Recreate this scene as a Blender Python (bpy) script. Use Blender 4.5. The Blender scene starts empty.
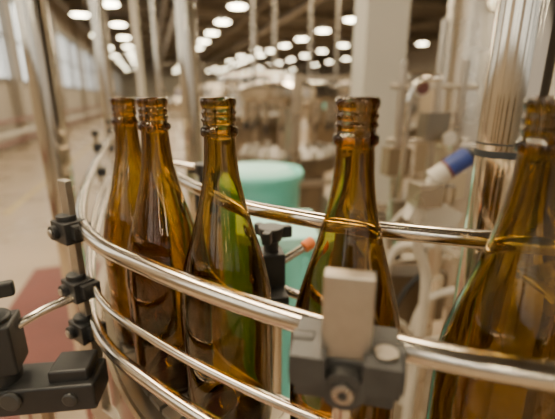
import bpy, math, random
from mathutils import Vector, Matrix
random.seed(7)
CAMH=1.30
ROT=math.radians(17.8)
CS,SN=math.cos(ROT),math.sin(ROT)
def H(s,t,z=0.0): return Vector((s*CS-t*SN, s*SN+t*CS, z))

# ---------------- materials ----------------
def mat(name,col,metal=0.0,rough=0.5,var=0.08,scale=8.0,bump=0.0,emit=None,estr=0.0,coat=0.0,rv=0.2):
    m=bpy.data.materials.new(name); m.use_nodes=True
    nt=m.node_tree; b=nt.nodes['Principled BSDF']
    tc=nt.nodes.new('ShaderNodeTexCoord'); n=nt.nodes.new('ShaderNodeTexNoise')
    n.inputs['Scale'].default_value=scale; n.inputs['Detail'].default_value=4
    nt.links.new(tc.outputs['Object'],n.inputs['Vector'])
    r=nt.nodes.new('ShaderNodeValToRGB')
    r.color_ramp.elements[0].position=0.3; r.color_ramp.elements[1].position=0.7
    r.color_ramp.elements[0].color=[max(0,c*(1-var)) for c in col]+[1]
    r.color_ramp.elements[1].color=[min(1,c*(1+var)) for c in col]+[1]
    nt.links.new(n.outputs['Fac'],r.inputs['Fac']); nt.links.new(r.outputs['Color'],b.inputs['Base Color'])
    mr=nt.nodes.new('ShaderNodeMapRange')
    mr.inputs['To Min'].default_value=max(0.02,rough*(1-rv)); mr.inputs['To Max'].default_value=min(1,rough*(1+rv))
    nt.links.new(n.outputs['Fac'],mr.inputs['Value']); nt.links.new(mr.outputs['Result'],b.inputs['Roughness'])
    b.inputs['Metallic'].default_value=metal
    b.inputs['Coat Weight'].default_value=coat
    if bump>0:
        bp=nt.nodes.new('ShaderNodeBump'); bp.inputs['Strength'].default_value=bump; bp.inputs['Distance'].default_value=0.002
        nt.links.new(n.outputs['Fac'],bp.inputs['Height']); nt.links.new(bp.outputs['Normal'],b.inputs['Normal'])
    if emit:
        b.inputs['Emission Color'].default_value=(*emit,1); b.inputs['Emission Strength'].default_value=estr
    return m
def glassmat(name,col,dens):
    m=bpy.data.materials.new(name); m.use_nodes=True
    nt=m.node_tree; nt.nodes.remove(nt.nodes['Principled BSDF'])
    g=nt.nodes.new('ShaderNodeBsdfGlass'); g.inputs['IOR'].default_value=1.52; g.inputs['Roughness'].default_value=0.0
    tc=nt.nodes.new('ShaderNodeTexCoord'); n=nt.nodes.new('ShaderNodeTexNoise'); n.inputs['Scale'].default_value=14; n.inputs['Detail'].default_value=2
    bp=nt.nodes.new('ShaderNodeBump'); bp.inputs['Strength'].default_value=0.16; bp.inputs['Distance'].default_value=0.003
    nt.links.new(tc.outputs['Object'],n.inputs['Vector']); nt.links.new(n.outputs['Fac'],bp.inputs['Height']); nt.links.new(bp.outputs['Normal'],g.inputs['Normal'])
    g.inputs['Color'].default_value=(.97,.96,.92,1)
    nt.links.new(g.outputs['BSDF'],nt.nodes['Material Output'].inputs['Surface'])
    v=nt.nodes.new('ShaderNodeVolumeAbsorption'); v.inputs['Color'].default_value=(*col,1); v.inputs['Density'].default_value=dens
    nt.links.new(v.outputs['Volume'],nt.nodes['Material Output'].inputs['Volume'])
    return m
M_glass=glassmat('amber_brown_glass',(0.755,0.625,0.04),680)
M_glass2=glassmat('olive_green_glass',(0.742,0.640,0.05),680)
M_rail=mat('satin_stainless',(0.66,0.585,0.49),1,0.17,0.03,30,rv=.06)
M_steel=mat('polished_stainless',(0.70,0.63,0.53),1,0.12,0.05,10)
M_steel2=mat('dull_stainless',(0.54,0.47,0.38),1,0.28,0.14,6)
M_steel3=mat('dark_stainless',(0.28,0.24,0.19),1,0.33,0.2,6)
M_bar=mat('brushed_bar',(0.50,0.45,0.38),1,0.42,0.08,90,0.1)
M_black=mat('black_nylon',(0.024,0.023,0.022),0,0.45,0.2,40,0.2)
M_grey=mat('dark_grey_nylon',(0.045,0.042,0.038),0,0.42,0.2,60,0.3)
M_screw=mat('zinc_screw',(0.5,0.46,0.40),1,0.3)
M_chain=mat('chain_plate',(0.34,0.29,0.22),0.6,0.4,0.15,30)
M_teal=mat('teal_plastic',(0.22,0.70,0.62),0,0.4,0.06,3)
M_teal2=mat('pale_teal_plastic',(0.46,0.88,0.80),0,0.45,0.05,3)
M_white=mat('white_paint',(0.54,0.49,0.41),0,0.4,0.05,3)
M_cream=mat('cream_paint',(0.44,0.35,0.235),0,0.5,0.12,3)
M_brown=mat('bronze_brown_paint',(0.17,0.115,0.062),0,0.45,0.12,3)
M_blue=mat('blue_plastic',(0.012,0.035,0.20),0,0.35)
M_orange=mat('orange_plastic',(0.80,0.20,0.04),0,0.4)
M_red=mat('red_paint',(0.15,0.048,0.038),0,0.5,0.15,4)
M_purple=mat('violet_panel',(0.25,0.20,0.62),0,0.4)
M_yellow=mat('yellow_paint',(0.50,0.38,0.16),0,0.5)
M_green=mat('green_plastic',(0.10,0.35,0.12),0,0.4)
M_floor=mat('epoxy_floor',(0.37,0.285,0.20),0,0.28,0.12,1.2)
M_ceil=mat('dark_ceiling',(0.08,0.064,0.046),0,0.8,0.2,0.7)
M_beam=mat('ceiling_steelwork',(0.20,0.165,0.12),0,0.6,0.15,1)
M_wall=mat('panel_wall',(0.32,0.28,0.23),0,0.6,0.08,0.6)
M_frame=mat('window_frame',(0.16,0.155,0.15),0,0.5)
M_pane=mat('daylight_pane',(0.7,0.8,0.85),0,0.2,0.02,1,emit=(0.95,0.96,0.95),estr=1.4)
M_lamp=mat('lamp_diffuser',(0.9,0.9,0.85),0,0.4,0.02,1,emit=(1.0,0.88,0.60),estr=38)
M_hilite=mat('highlight_strip_emitter',(0.9,0.9,0.88),0,0.4,0.02,1,emit=(1.0,0.93,0.80),estr=22)  # glow of the strips added for bottle highlights
M_hood=mat('lamp_hood',(0.3,0.3,0.3),0.8,0.4)
M_rubber=mat('black_rubber',(0.03,0.03,0.03),0,0.7)

# ---------------- mesh builder ----------------
class MB:
    def __init__(s): s.v=[];s.f=[];s.m=[];s.mats=[]
    def mi(s,m):
        if m not in s.mats: s.mats.append(m)
        return s.mats.index(m)
    def add(s,vs,fs,m):
        o=len(s.v); s.v+= [tuple(v) for v in vs]; k=s.mi(m)
        for f in fs: s.f.append([i+o for i in f]); s.m.append(k)
    def box(s,c,size,m,rz=0,tilt=None):
        hx,hy,hz=[a/2 for a in size]; R=Matrix.Rotation(rz,3,'Z')
        if tilt: R=R@Matrix.Rotation(tilt[0],3,'X')@Matrix.Rotation(tilt[1],3,'Y')
        vs=[Vector(c)+R@Vector((x,y,z)) for z in(-hz,hz) for y in(-hy,hy) for x in(-hx,hx)]
        s.add(vs,[(0,2,3,1),(4,5,7,6),(0,1,5,4),(2,6,7,3),(0,4,6,2),(1,3,7,5)],m)
    def cyl(s,p0,p1,r0,m,r1=None,n=24):
        r1=r0 if r1 is None else r1
        p0=Vector(p0);p1=Vector(p1);d=(p1-p0).normalized()
        a=d.orthogonal().normalized(); b=d.cross(a)
        vs=[]
        for p,r in((p0,r0),(p1,r1)):
            for i in range(n):
                t=2*math.pi*i/n; vs.append(p+(a*math.cos(t)+b*math.sin(t))*r)
        fs=[(i,(i+1)%n,n+(i+1)%n,n+i) for i in range(n)]
        fs.append(tuple(reversed(range(n)))); fs.append(tuple(range(n,2*n)))
        s.add(vs,fs,m)
    def lathe(s,prof,c,m,n=48):
        c=Vector(c);vs=[];fs=[];rings=[]
        for r,z in prof:
            if r<1e-6: rings.append([len(vs)]); vs.append(c+Vector((0,0,z)))
            else:
                rings.append(list(range(len(vs),len(vs)+n)))
                for i in range(n):
                    t=2*math.pi*i/n; vs.append(c+Vector((r*math.cos(t),r*math.sin(t),z)))
        for a,b in zip(rings,rings[1:]):
            for i in range(n):
                j=(i+1)%n
                if len(a)==1: fs.append((a[0],b[j],b[i]))
                elif len(b)==1: fs.append((a[i],a[j],b[0]))
                else: fs.append((a[i],a[j],b[j],b[i]))
        s.add(vs,fs,m)
    def sweep(s,pts,r,m,n=16,flat=1.0):
        pts=[Vector(p) for p in pts]; vs=[];fs=[]
        up=Vector((0,0,1)); prev=None
        for k,p in enumerate(pts):
            d=(pts[min(k+1,len(pts)-1)]-pts[max(k-1,0)]).normalized()
            if prev is None:
                a=up.cross(d)
                if a.length<1e-3: a=Vector((1,0,0)).cross(d)
            else: a=prev-d*prev.dot(d)
            a.normalize(); prev=a; b=d.cross(a)
            for i in range(n):
                t=2*math.pi*i/n; vs.append(p+a*math.cos(t)*r*flat+b*math.sin(t)*r)
        for k in range(len(pts)-1):
            for i in range(n):
                j=(i+1)%n; fs.append((k*n+i,k*n+j,(k+1)*n+j,(k+1)*n+i))
        fs.append(tuple(reversed(range(n)))); fs.append(tuple(range((len(pts)-1)*n,len(pts)*n)))
        s.add(vs,fs,m)
    def strip(s,path,off,z0,z1,th,m):
        P=offset(path,off); Q=offset(path,off+th); vs=[];fs=[]
        for p,q in zip(P,Q):
            vs+=[(p.x,p.y,z0),(q.x,q.y,z0),(q.x,q.y,z1),(p.x,p.y,z1)]
        for k in range(len(P)-1):
            for i in range(4):
                j=(i+1)%4; fs.append((4*k+i,4*k+j,4*k+4+j,4*k+4+i))
        fs.append((3,2,1,0)); L=4*(len(P)-1); fs.append((L,L+1,L+2,L+3)); s.add(vs,fs,m)
    def obj(s,name,bevel=0,parent=None,sharp=38):
        me=bpy.data.meshes.new(name); 
        V=[Vector(v) for v in s.v]
        lo=Vector([min(v[i] for v in V) for i in range(3)]);hi=Vector([max(v[i] for v in V) for i in range(3)])
        c=(lo+hi)/2; c.z=lo.z
        me.from_pydata([v-c for v in V],[],s.f)
        for m in s.mats: me.materials.append(m)
        me.polygons.foreach_set('material_index',s.m)
        me.polygons.foreach_set('use_smooth',[True]*len(s.f))
        me.update(); me.validate()
        import bmesh
        bm=bmesh.new(); bm.from_mesh(me); bmesh.ops.recalc_face_normals(bm,faces=bm.faces); bm.to_mesh(me); bm.free()
        me.set_sharp_from_angle(angle=math.radians(sharp))
        o=bpy.data.objects.new(name,me); bpy.context.collection.objects.link(o); o.location=c
        if parent: o.parent=parent; o.matrix_parent_inverse=Matrix.Translation(-parent.location)
        if bevel:
            b=o.modifiers.new('bevel','BEVEL'); b.width=bevel; b.segments=3; b.limit_method='ANGLE'; b.angle_limit=math.radians(45)
            b.harden_normals=True
        return o
def smooth(pts,n=10):
    P=[Vector(p) for p in pts]; out=[]
    for i in range(len(P)-1):
        p0=P[max(i-1,0)];p1=P[i];p2=P[i+1];p3=P[min(i+2,len(P)-1)]
        if i==0: p0=p1*2-p2
        if i==len(P)-2: p3=p2*2-p1
        def tj(t,a,b): return t+max((b-a).length,1e-6)**0.5
        t0=0;t1=tj(t0,p0,p1);t2=tj(t1,p1,p2);t3=tj(t2,p2,p3)
        for k in range(n):
            t=t1+(t2-t1)*k/n
            A1=p0*((t1-t)/(t1-t0))+p1*((t-t0)/(t1-t0));A2=p1*((t2-t)/(t2-t1))+p2*((t-t1)/(t2-t1));A3=p2*((t3-t)/(t3-t2))+p3*((t-t2)/(t3-t2))
            B1=A1*((t2-t)/(t2-t0))+A2*((t-t0)/(t2-t0));B2=A2*((t3-t)/(t3-t1))+A3*((t-t1)/(t3-t1))
            out.append(B1*((t2-t)/(t2-t1))+B2*((t-t1)/(t2-t1)))
    out.append(P[-1]); return out
def resample(P,step):
    out=[P[0].copy()];acc=0
    for a,b in zip(P,P[1:]):
        L=(b-a).length
        while acc+L>=step:
            a=a+(b-a)*((step-acc)/L); out.append(a.copy()); L=(b-a).length; acc=0
        acc+=L
    return out
def offset(P,o):
    out=[]
    for k,p in enumerate(P):
        d=(P[min(k+1,len(P)-1)]-P[max(k-1,0)]).normalized()
        out.append(p+Vector((d.y,-d.x,0))*o)
    return out
def lift(P,z): return [Vector((p.x,p.y,z)) for p in P]

# ---------------- bottles ----------------
def bottle(x,y,zb,name='wine_bottle',m=None):
    outer=[(0,.024),(.010,.0235),(.020,.019),(.029,.008),(.034,.001),(.037,0),(.0395,.001),(.0413,.0045),(.042,.010),(.042,.06),(.042,.120),(.0417,.131),(.0407,.143),(.0388,.155),(.0360,.167),(.0327,.179),(.0291,.191),(.0256,.203),(.0223,.215),(.0193,.227),(.0169,.238),(.0151,.249),(.0139,.260),(.0132,.272),(.0129,.2775),
      (.0131,.279),(.0148,.280),(.0154,.2815),(.0154,.2850),(.0146,.2865),(.0131,.2875),(.0130,.2890),(.0132,.2905),(.0144,.2918),(.0144,.2930),(.0133,.2944),(.0132,.2962),(.0143,.2976),(.0143,.2988),(.0133,.3002),(.0132,.3020),(.0138,.3032),(.0144,.3045),(.0146,.3065),(.0143,.3085),(.0134,.3098),(.0124,.31)]
    inner=[(.0108,.3097),(.0099,.308),(.0096,.300),(.0096,.28),(.0099,.268),(.0107,.258),(.0124,.246),(.0150,.234),(.0180,.222),(.0216,.208),(.0256,.194),(.0295,.180),(.0328,.166),(.0353,.153),(.0372,.140),(.0384,.125),(.0386,.10),(.0386,.03),(.0380,.016),(.0355,.008),(.0310,.012),(.022,.0235),(.012,.0285),(0,.0295)]
    b=MB(); b.lathe(outer+inner,(x,y,zb),m or M_glass,64)
    return b.obj(name,sharp=70)
ZB=CAMH-.31
BOT=[(-.179,.458),(-.119,.375),(-.047,.313),(.052,.2555),(.1507,.215)]
for i,(x,y) in enumerate(BOT): bottle(x,y,ZB+.0005,m=M_glass2 if i in(2,4) else M_glass)

# ---------------- conveyor ----------------
outerP=smooth([Vector((*p,0)) for p in [(-1.94,5.0),(-1.2,3.0),(-.512,1.14),(-.334,.66),(-.26,.485),(-.218,.403),(-.171,.343),(-.115,.297),(-.0585,.2565),(.0146,.2125),(.0946,.1766),(.142,.163),(.22,.148),(.35,.14),(.7,.145)]],12)
innerP=smooth([Vector((*p,0)) for p in [(-1.81,5.04),(-1.07,3.05),(-.38,1.18),(-.205,.70),(-.144,.53),(-.095,.445),(-.036,.37),(.015,.334),(.069,.305),(.125,.285),(.175,.271),(.25,.257),(.35,.25),(.7,.25)]],12)
centP=smooth([Vector((*p,0)) for p in [(-1.875,5.02),(-1.135,3.03),(-.447,1.16),(-.267,.68),(-.2,.505),(-.168,.448),(-.115,.375),(-.045,.310),(.052,.2575),(.1507,.217),(.25,.2),(.4,.195),(.7,.195)]],12)
c=MB()
S=resample(centP,.026)
for k in range(1,len(S)-1):
    d=(S[k+1]-S[k-1]).normalized(); a=math.atan2(d.y,d.x)
    c.box((S[k].x,S[k].y,ZB-.003),(.0235,.084,.006),M_chain,a)
C2=resample(centP,.012)
c.strip(C2,-.062,ZB-.13,ZB-.012,.004,M_steel2)
c.strip(C2,.058,ZB-.13,ZB-.012,.004,M_steel2)
c.strip(C2,-.056,ZB-.022,ZB-.0065,.112,M_steel3)
for k in (60,160,300,420):
    if k<len(C2)-2:
        p=C2[-k]; d=(C2[-k+1]-C2[-k-1]).normalized(); nn=Vector((d.y,-d.x,0))
        for sgn in(-1,1):
            q=p+nn*sgn*.05; c.cyl((q.x,q.y,0.02),(q.x,q.y,ZB-.1),.018,M_steel2)
            c.cyl((q.x,q.y,0),(q.x,q.y,.02),.035,M_black)
conv=c.obj('bottle_conveyor')
def railobj(P,h,r,name):
    b=MB(); b.sweep(lift(P,CAMH-h),r,M_rail,20); b.obj(name,parent=conv)
railobj(outerP,.137,.0078,'outer_guide_rail_upper')
railobj(outerP,.208,.0040,'outer_guide_rail_middle')
railobj(offset(outerP,.004),.255,.0064,'outer_guide_rail_lower')
railobj(innerP,.105,.0074,'inner_guide_rail_upper')
railobj(innerP,.215,.0045,'inner_guide_rail_lower')

def R2(v,a): return Vector((v[0]*math.cos(a)-v[1]*math.sin(a),v[0]*math.sin(a)+v[1]*math.cos(a),v[2]))
def big_clamp(cx,cy,cz,ang,name):
    b=MB(); C=Vector((cx,cy,cz)); T=lambda x,y,z: C+R2((x,y,z),ang)
    b.box(T(0,.004,-.008),(.054,.034,.026),M_grey,ang)
    b.box(T(-.019,-.002,.001),(.019,.038,.018),M_grey,ang)
    b.box(T(.019,-.002,.001),(.019,.038,.018),M_grey,ang)
    b.cyl(T(-.030,-.002,-.003),T(-.018,-.002,-.003),.0140,M_grey,n=32)
    b.cyl(T(.018,-.002,-.003),T(.031,-.002,-.003),.0140,M_grey,n=32)
    b.cyl(T(0,-.010,-.010),T(0,-.019,-.010),.0125,M_grey,.0115,n=32)
    b.cyl(T(0,-.019,-.010),T(0,-.0215,-.010),.0058,M_screw,n=16)
    b.cyl(T(0,-.0215,-.010),T(0,-.0222,-.010),.0028,M_black,n=6)
    b.cyl(T(.021,-.010,.009),T(.021,-.010,.0125),.0062,M_screw)
    b.cyl(T(0,.002,-.020),T(0,.002,-.030),.012,M_grey,.009)
    b.cyl(T(0,.002,-.030),T(0,.002,-.17),.006,M_rail)
    b.box(T(0,.03,-.165),(.02,.07,.02),M_steel3,ang)
    o=b.obj(name,bevel=.0032)
    s=MB(); s.box(T(0,-.006,.021),(.0262,.0105,.064),M_bar,ang)
    s.obj('clamp_bar',bevel=.0012,parent=o)
    return o
big_clamp(.0385,.183,CAMH-.139,math.radians(-13),'rail_clamp')

def stack(x,y,ang,name):
    b=MB(); C=Vector((x,y,0)); T=lambda a,c_,h: Vector((C.x,C.y,CAMH-h))+R2((a,c_,0),ang)
    b.box(T(0,0,.185),(.015,.008,.20),M_bar,ang)
    for h in(.141,.212,.266):
        b.box(T(.002,-.004,h),(.030,.024,.024),M_black,ang)
        b.box(T(.018,.0,h-.002),(.014,.020,.016),M_black,ang)
        b.cyl(T(-.004,-.015,h),T(-.004,-.021,h),.008,M_black)
        b.cyl(T(-.004,-.021,h),T(-.004,-.023,h),.0045,M_screw,n=8)
        b.cyl(T(.0,-.004,h-.011),T(.0,-.004,h-.018),.0105,M_black)
    b.box(T(0,0,.34),(.03,.012,.12),M_bar,ang)
    b.box(T(.035,0,.39),(.09,.012,.025),M_bar,ang)
    return b.obj(name,bevel=.002)
stack(-.230,.402,math.radians(-35),'rail_clamp')

for (px,py) in [(-.515,1.10),(-.70,1.62),(-.9,2.17),(-1.17,2.9)]:
    b=MB()
    for h in(.137,.208): b.box((px,py,CAMH-h),(.026,.03,.024),M_black,ROT)
    b.cyl((px-.005,py,CAMH-.42),(px-.005,py,CAMH-.09),.006,M_rail)
    b.cyl((px-.005,py,CAMH-.105),(px-.005,py,CAMH-.09),.010,M_black)
    b.obj('rail_clamp',bevel=.002)

def knob(b,p,r,h,ang,m=M_black):
    p=Vector(p)
    b.cyl(p,p+Vector((0,0,h*.55)),r*.55,m)
    b.cyl(p+Vector((0,0,h*.5)),p+Vector((0,0,h)),r*.75,m,r*.95)
    for k in range(3):
        a=ang+k*2*math.pi/3
        q=p+Vector((math.cos(a)*r,math.sin(a)*r,h*.78)); b.box(q,(r*1.1,r*.62,h*.42),m,a)
b=MB()
bx,by=-.29,.335
b.box((bx,by,CAMH-.243),(.044,.038,.056),M_black,.3)
b.cyl((bx,by,CAMH-.31),(bx,by,CAMH-.21),.019,M_black)
knob(b,(bx,by,CAMH-.214),.017,.038,.5)
b.cyl((bx-.006,by-.020,CAMH-.243),(bx-.009,by-.032,CAMH-.243),.012,M_black)
b.sweep(smooth([(bx+.01,by+.01,CAMH-.233),(bx+.035,by+.03,CAMH-.222),(bx+.06,by+.055,CAMH-.218),(-.215,.41,CAMH-.216)],8),.0048,M_rail)
b.box((bx+.045,by+.006,CAMH-.300),(.105,.045,.032),M_black,.12)
b.box((bx+.070,by+.012,CAMH-.280),(.040,.036,.018),M_black,.12)
b.cyl((bx+.02,by-.018,CAMH-.295),(bx+.02,by-.024,CAMH-.295),.011,M_grey)
b.cyl((bx+.02,by+.01,0.0),(bx+.02,by+.01,CAMH-.30),.016,M_rail)
b.cyl((bx+.075,by-.010,CAMH-.300),(bx+.075,by-.016,CAMH-.300),.008,M_grey,n=24)
b.obj('rail_bracket',bevel=.003)

b=MB()
ix,iy=-.008,.44
b.box((ix,iy,CAMH-.205),(.030,.034,.045),M_black,.2)
b.box((ix+.006,iy-.02,CAMH-.235),(.024,.045,.02),M_black,.2)
b.cyl((ix,iy,CAMH-.20),(ix,iy,CAMH-.165),.009,M_black)
knob(b,(ix,iy,CAMH-.187),.017,.036,.3)
b.sweep([(ix-.004,iy-.006,CAMH-.215),(-.022,.395,CAMH-.2)],.005,M_rail)
b.cyl((ix+.01,iy,CAMH-.200),(ix+.042,iy+.02,CAMH-.187),.005,M_rail)
b.cyl((ix+.042,iy+.02,CAMH-.187),(ix+.055,iy+.027,CAMH-.181),.008,M_orange)
b.cyl((ix,iy+.004,0),(ix,iy+.004,CAMH-.21),.014,M_rail)
b.cyl((ix+.01,iy,CAMH-.235),(ix+.10,iy-.03,CAMH-.255),.006,M_rail)
b.obj('rail_bracket',bevel=.002)
b=MB()
ix,iy=-.13,.66
b.box((ix,iy,CAMH-.17),(.035,.035,.05),M_black,.2); knob(b,(ix,iy,CAMH-.15),.018,.04,.9)
b.cyl((ix,iy,0),(ix,iy,CAMH-.17),.014,M_rail)
b.cyl((ix,iy,CAMH-.12),(ix-.06,iy-.02,CAMH-.105),.005,M_rail)
b.obj('rail_bracket',bevel=.002)

# ---------------- poles ----------------
def pole(x,y,r,z0,z1,name='stainless_pole',m=M_steel,band=None,n=32):
    b=MB(); b.cyl((x,y,z0),(x,y,z1),r,m,n=n)
    if z0<=.01: b.cyl((x,y,0),(x,y,.015),r*2,m,n=n)
    if band:
        b.cyl((x,y,band-.004),(x,y,band+.004),r*1.04,M_rubber,n=n); b.cyl((x,y,band+.011),(x,y,band+.013),r*1.02,M_rubber,n=n)
    return b.obj(name)
pole(.281,.47,.0335,0,3.2,band=1.235)
pole(-.583,1.0,.034,0,3.4)
pole(-.855,2.0,.034,0,3.6)
pole(-.87,2.55,.022,0,3.6,m=M_white)
pole(-.352,1.6,.038,0,3.4)
pole(-.68,2.3,.016,0,3.6)

# ---------------- hall ----------------
def hbox(name,s0,s1,t0,t1,z0,z1,m):
    b=MB(); b.box(H((s0+s1)/2,(t0+t1)/2,(z0+z1)/2),(s1-s0,t1-t0,z1-z0),m,ROT); return b.obj(name)
hbox('floor',-4,24,-26,60,-.1,0,M_floor)
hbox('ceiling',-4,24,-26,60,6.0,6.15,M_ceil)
hbox('wall_left',-3.9,-3.7,-26,60,0,6.0,M_wall)
hbox('wall_far',-4,24,60,60.2,0,6.0,M_wall)
hbox('wall_right',24,24.2,-26,60,0,6.0,M_wall)
k=1
for t in range(-22,56,3):
    b=MB()
    b.box(H(-3.68,t+1.1,2.9),(.02,2.1,2.2),M_pane,ROT)
    for dt in(0,.73,1.47,2.2): b.box(H(-3.66,t+dt,2.9),(.07,.07,2.3),M_frame,ROT)
    for z in(1.78,2.9,4.02): b.box(H(-3.66,t+1.1,z),(.07,2.27,.07),M_frame,ROT)
    b.obj('window_%d'%k); k+=1
for t in range(1,58,6):
    hbox('trim_%d'%(t//6+1),-3.7,-3.45,t-.15,t+.15,0,6.0,M_wall)
b=MB()
for z in(.25,.45,.75): b.cyl(H(-3.3,-2,z),H(-3.3,56,z),.045,M_red if z!=.45 else M_white,n=12)
for t in range(-2,56,2): b.box(H(-3.3,t,.42),(.05,.05,.84),M_steel2,ROT)
b.obj('pipe_rack')
hbox('floor_marking',-.98,-.50,-1,3.2,0,.004,M_red)
hbox('floor_marking',-1.75,-1.69,5,50,0,.004,M_yellow)
b=MB()
for t in range(-23,58,5):
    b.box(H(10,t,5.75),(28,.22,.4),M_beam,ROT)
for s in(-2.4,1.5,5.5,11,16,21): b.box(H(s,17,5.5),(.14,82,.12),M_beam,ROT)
b.obj('ceiling_beams')
b=MB()
for s,z,rr in((.9,5.1,.10),(1.4,4.9,.07),(6.5,5.0,.16),(-3.0,4.9,.1)): b.cyl(H(s,4,z),H(s,58,z),rr,M_steel3,n=16)
for t in range(6,56,6):
    for s in(.9,6.5): b.cyl(H(s,t,5.0),H(s,t,5.5),.02,M_steel2,n=8)
b.obj('overhead_pipes')
for s,t0,st in((-1.2,-23,4.5),(3.6,-21,3.4),(9.2,-21,3.2),(13.0,22,3.6),(17.6,16,3.6),(-2.6,14,6),(7.9,30,5)):
    t=t0
    while t<58:
        if not(t<4 and s>9):
            b=MB(); C=H(s,t,4.75)
            b.lathe([(0,.38),(.07,.38),(.09,.26),(.36,.05),(.39,0),(.37,0),(0.34,.03),(0,.03)],C,M_hood,24)
            b.cyl(C+Vector((0,0,.0)),C+Vector((0,0,.028)),.335,M_lamp,n=24)
            b.cyl(C+Vector((0,0,.38)),C+Vector((0,0,.685)),.012,M_hood,n=8)
            b.obj('high_bay_lamp')
        t+=st
# unseen light strips added behind the viewpoint to put highlights on the bottles
for s in(-1.3,1.1):
    for t in(-5.2,-2.6):
        b=MB(); C=H(s,t,2.75)
        b.box(C,(.20,1.9,.06),M_hood,ROT); b.box(C+Vector((0,0,-.035)),(.13,1.8,.02),M_hilite,ROT)
        for dt in(-.7,.7): b.cyl(H(s,t+dt,2.78),H(s,t+dt,6.0),.008,M_hood,n=8)
        b.obj('added_highlight_strip')

# ---------------- teal tubs ----------------
b=MB()
b.lathe([(0,.02),(.17,.02),(.19,.0),(.20,.03),(.215,.83),(.232,.835),(.236,.87),(.225,.885),(.205,.88),(.195,.83),(.185,.06),(0,.05)],(-.10,1.95,0.06),M_teal,40)
b.lathe([(0,.905),(.05,.905),(.16,.898),(.2,.86),(0,.86)],(-.10,1.95,.06),M_teal2,40)
b.box((-.10,1.95,.03),(.5,.5,.06),M_cream)
b.obj('plastic_drum')
b=MB()
cx,cy=.015,1.32
b.box((cx,cy,.42),(.22,.30,.80),M_teal); b.box((cx,cy,.84),(.25,.33,.05),M_teal2)
for dx in(-.08,0,.08): b.box((cx+dx,cy-.155,.42),(.02,.02,.74),M_teal)
for dx in(-.09,.09):
    for dy in(-.12,.12): b.cyl((cx+dx-.01,cy+dy,.035),(cx+dx+.01,cy+dy,.035),.035,M_black)
b.obj('plastic_bin',bevel=.01)

# ---------------- column and machine base ----------------
b=MB()
b.box((.40,1.62,2.1),(.165,.165,2.5),M_white,.1)
b.box((.40,1.62,.86),(.24,.24,.04),M_steel2,.1)
b.box((.45,1.68,.42),(.42,.40,.84),M_steel3,.1)
b.box((.45,1.475,.45),(.34,.012,.6),M_brown,.1)
b.cyl((.40,1.46,.5),(.40,1.44,.5),.02,M_black)
b.obj('machine_column',bevel=.006)

def vessel(x,y,r,z0,z1,name='storage_tank',m=M_steel2,legs=True,n=32):
    b=MB(); h=z1-z0
    b.lathe([(0,0),(r*.3,.0+r*.05),(r*.8,r*.25),(r,r*.5),(r,h-r*.4),(r*.93,h-r*.2),(r*.6,h-r*.04),(.12*r,h),(.12*r,h+.06),(0,h+.06)],(x,y,z0),m,n)
    for f in(.3,.7): b.lathe([(r,h*f-.015),(r*1.03,h*f-.01),(r*1.03,h*f+.01),(r,h*f+.015)],(x,y,z0),M_steel,n)
    if legs:
        for k in range(4):
            a=.6+k*math.pi/2; px,py=x+math.cos(a)*r*.8,y+math.sin(a)*r*.8
            b.cyl((px,py,0),(px,py,z0+r*.4),max(.015,r*.07),M_steel2,n=12)
    b.cyl((x,y-r*.98,z0+h*.5),(x,y-r*1.08,z0+h*.5),r*.3,M_steel,n=20)
    return b.obj(name)
vessel(.78,1.62,.115,.35,2.9,'process_column',M_steel2)
vessel(1.25,2.0,.22,.3,1.7)
vessel(1.65,1.6,.25,.4,2.0,m=M_steel3)

def carousel(C,R,name,z=.85,n=18,top=.42):
    b=MB(); x,y=C.x,C.y
    b.lathe([(0,0),(R*.7,0),(R*.75,.05),(R*.75,z-.16),(R,z-.12),(R*1.02,z-.02),(R*1.02,z),(0,z)],(x,y,0),M_steel3,40)
    b.lathe([(0,0),(R*.9,0),(R,.03),(R,.10),(R*.9,.14),(R*.4,.17),(R*.12,.2),(0,.21)],(x,y,z+top),M_steel,40)
    for k in range(n):
        a=2*math.pi*k/n; px,py=x+math.cos(a)*R*.9,y+math.sin(a)*R*.9
        b.cyl((px,py,z+.26),(px,py,z+top+.01),.018,M_steel,n=12)
        b.cyl((px,py,z+.20),(px,py,z+.26),.012,M_black,n=10)
        b.cyl((px,py,z),(px,py,z+.05),.03,M_white,n=12)
        b.cyl((px,py,z+top+.10),(px,py,z+top+.19),.012,M_black if k%3 else M_steel,n=10)
    b.cyl((x,y,z),(x,y,z+top),R*.22,M_steel2)
    return b.obj(name)
carousel(H(1.1,3.1),.42,'bottle_filler')
carousel(H(2.7,4.3),.5,'bottle_filler',z=.95)
carousel(H(1.6,6.0),.6,'bottle_filler',z=1.05,top=.45)
carousel(H(4.4,7.0),.7,'bottle_filler',z=1.05,top=.5)

def guard(s,t,w,h,name,mm=M_steel2,along=False):
    b=MB()
    n=max(2,int(w/.7)+1)
    P=lambda k,z: H(s+(0 if along else k),t+(k if along else 0),z)
    for i in range(n): b.box(P(w*i/(n-1),h/2),(.045,.045,h),mm,ROT)
    for z in(.15,h*.5,h-.03): 
        a=P(w/2,z); b.box(a,(.035,w,.035) if along else (w,.035,.035),mm,ROT)
    b.obj(name)
guard(.9,2.4,1.3,1.45,'guard_frame')
guard(.2,7.4,3.0,1.9,'guard_frame',mm=M_steel3)
guard(3.5,5.4,2.0,1.7,'guard_frame',mm=M_brown)

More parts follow.
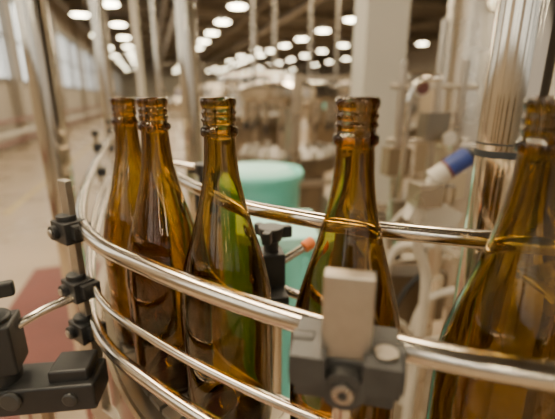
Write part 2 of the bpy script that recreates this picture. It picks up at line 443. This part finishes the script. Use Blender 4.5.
def cabinet(s,t,w,d,h,name='control_cabinet',m=M_white,panel=M_purple):
    b=MB(); b.box(H(s,t,h/2+.05),(w,d,h-.1),m,ROT)
    b.box(H(s,t,.05),(w*.9,d*.9,.1),M_black,ROT)
    b.box(H(s,t-d/2-.008,h/2+.05),(w*.9,.016,h*.85),m,ROT)
    b.box(H(s+w*.38,t-d/2-.03,h*.55),(.03,.04,.16),M_black,ROT)
    b.box(H(s-w*.1,t-d/2-.02,h*.78),(w*.4,.02,h*.10),panel,ROT)
    b.cyl(H(s,t,h),H(s,t,h+.12),.03,M_steel2,n=12)
    return b.obj(name,bevel=.008)
cabinet(2.0,3.2,.30,.25,1.3,m=M_brown,panel=M_green)
cabinet(3.6,4.3,.35,.3,1.55,m=M_cream)
cabinet(.6,5.0,.30,.3,1.3,panel=M_teal,m=M_cream)
cabinet(.55,3.9,.22,.2,1.15,panel=M_purple,m=M_white)

random.seed(11)
placed=[(1.6,6.0),(4.4,7.0),(2.7,4.3)]
cnt=0
for i in range(900):
    if cnt>=46: break
    t=random.uniform(8.3,44); s=random.uniform(1.4,.8+t*.42)
    if any(math.hypot(s-a,t-b_)<2.0 for a,b_ in placed): continue
    placed.append((s,t)); cnt+=1
    p=H(s,t); r=random.uniform(.28,.7)
    hmax=1.35+.05*t
    q=random.random()
    if q<.68: vessel(p.x,p.y,r,.5,random.uniform(1.3,hmax),m=random.choice([M_steel,M_steel2,M_steel3]),n=24)
    elif q<.85: cabinet(s,t,r*1.5,r,random.uniform(1.2,hmax),m=random.choice([M_steel2,M_cream,M_brown]),panel=random.choice([M_purple,M_teal,M_blue,M_orange]))
    else: carousel(p,r,'bottle_filler',z=1.0,n=12,top=.5)
for s,t in((1.35,5.2),(2.2,7.0),(3.3,8.0),(.9,7.9),(4.7,9.6),(3.4,3.4),(2.9,2.9),(6.0,8.6)):
    b=MB(); p=H(s,t); b.cyl((p.x,p.y,0),(p.x,p.y,4.72),.035,M_steel2,n=14); b.cyl((p.x,p.y,0),(p.x,p.y,.03),.08,M_steel2,n=14)
    b.cyl((p.x,p.y,1.5),(p.x,p.y,1.56),.055,M_steel,n=14)
    b.obj('riser_pipe')
b=MB()
b.box(H(-.25,10,.92),(.18,8,.10),M_steel2,ROT)
for z in(1.03,1.12):
    for ds in(-.1,.1): b.cyl(H(-.25+ds,6,z),H(-.25+ds,14,z),.012,M_rail,n=10)
for t in range(6,15,2):
    for ds in(-.08,.08): b.cyl(H(-.25+ds,t,0),H(-.25+ds,t,.9),.025,M_steel2,n=12)
b.obj('belt_conveyor')

# ---------------- pipework to the right ----------------
b=MB()
def pipe(pts,r,m): b.sweep(smooth(pts,8),r,m,14)
pipe([(.30,.95,0.30),(.30,.95,.86),(.325,.94,.92),(.36,.93,.93),(.45,.92,.93)],.011,M_white)
pipe([(.36,.9,.45),(.38,.9,.75),(.42,.9,.80),(.62,.9,.82)],.010,M_white)
pipe([(.33,1.0,.9),(.42,1.0,.88),(.44,1.0,.80),(.44,1.0,.3)],.016,M_steel)
pipe([(.345,1.05,1.0),(.35,1.05,1.25),(.35,1.05,1.30),(.37,1.05,1.34),(.43,1.05,1.35)],.008,M_steel)
pipe([(.24,.85,.78),(.32,.86,.74),(.38,.9,.66),(.50,.92,.66)],.008,M_white)
pipe([(.25,1.1,.62),(.31,1.05,.70),(.30,1.0,.82),(.35,1.0,.9)],.009,M_rubber)
pipe([(.36,.97,.62),(.33,.95,.70),(.35,.93,.80),(.40,.93,.86)],.007,M_rubber)
pipe([(.26,.98,.55),(.27,.97,.80),(.30,.96,.97),(.36,.96,1.04)],.006,M_white)
for z in(.82,.98,1.07): b.cyl((.415,.93,z-.02),(.415,.93,z+.02),.03,M_steel)
b.cyl((.415,.93,0),(.415,.93,1.09),.018,M_steel2)
b.cyl((.30,.95,0),(.30,.95,.32),.03,M_steel2)
b.cyl((.44,1.0,0),(.44,1.0,.32),.03,M_steel2)
b.cyl((.345,1.05,.86),(.345,1.05,1.02),.022,M_steel3)
for x,z,m in((.33,1.12,M_brown),(.43,1.22,M_steel3),(.50,1.05,M_cream)):
    b.box((x+.02,1.12,z),(.07,.05,.08),m,.2)
b.cyl((.35,1.12,.86),(.35,1.12,1.4),.010,M_steel2,n=12); b.cyl((.45,1.12,.86),(.45,1.12,1.5),.010,M_steel2,n=12); b.cyl((.52,1.12,.86),(.52,1.12,1.4),.010,M_steel2,n=12)
b.cyl((.32,1.12,1.33),(.56,1.12,1.33),.008,M_steel2,n=12); b.cyl((.32,1.12,1.18),(.56,1.12,1.18),.008,M_steel2,n=12)
b.cyl((.39,1.09,1.325),(.39,1.07,1.325),.022,M_white); b.cyl((.39,1.07,1.325),(.39,1.067,1.325),.017,M_red)
b.cyl((.48,1.09,1.19),(.48,1.07,1.19),.022,M_steel); b.cyl((.48,1.07,1.19),(.48,1.067,1.19),.017,M_white)
b.box((.42,1.06,.86),(.30,.16,.012),M_steel2,.1)
b.box((.40,1.10,.70),(.24,.10,.16),M_brown,.1)
b.box((.30,1.14,.45),(.16,.14,.30),M_steel3,.1)
b.obj('pipe_manifold')
b=MB()
sx=-.083
b.cyl((.405+sx,.78,1.135),(.445+sx,.78,1.165),.020,M_white)
b.cyl((.436+sx,.78,1.158),(.474+sx,.78,1.185),.021,M_blue)
b.cyl((.474+sx,.78,1.185),(.482+sx,.78,1.191),.017,M_black)
b.cyl((.432+sx,.78,1.155),(.437+sx,.78,1.1587),.022,M_red)
b.sweep(smooth([(.41+sx,.78,1.14),(.39+sx,.78,1.08),(.40+sx,.80,.98),(.43+sx,.81,.9),(.43+sx,.82,.5),(.43+sx,.82,0)],8),.012,M_white)
b.box((.395+sx,.78,1.105),(.055,.05,.05),M_steel2,.2)
b.box((.425+sx,.80,1.05),(.11,.03,.07),M_white,.1,tilt=(.0,.5))
b.obj('pressure_sensor',bevel=.002)
b=MB()
b.box((.98,.80,.80),(.65,.05,.05),M_steel2,.15)
b.box((.98,.80,.45),(.65,.05,.05),M_steel2,.15)
for dx in(-.30,.30): b.box((.98+dx,.80+dx*.15,.42),(.05,.05,.84),M_steel2,.15)
b.box((.98,.90,.835),(.65,.24,.015),M_steel2,.15)
b.cyl((.96,.88,.84),(.96,.88,.93),.05,M_steel); b.cyl((.96,.88,.93),(.96,.88,.96),.03,M_black)
b.obj('steel_workbench',bevel=.003)

# ---------------- lights ----------------
def area(name,loc,sx,sy,e,col,rot=(0,0,0)):
    l=bpy.data.lights.new(name,'AREA'); l.shape='RECTANGLE'; l.size=sx; l.size_y=sy; l.energy=e; l.color=col
    o=bpy.data.objects.new(name,l); bpy.context.collection.objects.link(o); o.location=loc; o.rotation_euler=rot; return o
warm=(1.0,.81,.56)  # area lights below have no fixtures, added to brighten line and hall
area('added_ceiling_fill',H(-1.8,1.5,4.6),.5,3.5,240,warm,(0,0,ROT))
area('added_ceiling_fill',H(1.5,3.0,4.6),.5,4.0,260,warm,(0,0,ROT))
area('added_ceiling_fill',H(3,12,4.8),6,10,850,warm,(0,0,ROT))
area('added_ceiling_fill',H(8,28,4.9),14,18,2800,warm,(0,0,ROT))
w=bpy.data.worlds.new('World'); bpy.context.scene.world=w; w.use_nodes=True
bg=w.node_tree.nodes['Background']; bg.inputs['Color'].default_value=(1,.88,.72,1); bg.inputs['Strength'].default_value=0.7

# ---------------- camera ----------------
cd=bpy.data.cameras.new('camera'); cam=bpy.data.objects.new('camera',cd); bpy.context.collection.objects.link(cam)
cam.location=(0,0,CAMH); cam.rotation_euler=(math.radians(90-16.4),0,0)
cd.sensor_width=36; cd.lens=36*380/555; cd.clip_start=.01; cd.clip_end=200
cd.dof.use_dof=True; cd.dof.focus_distance=.33; cd.dof.aperture_fstop=3.5
bpy.context.scene.camera=cam
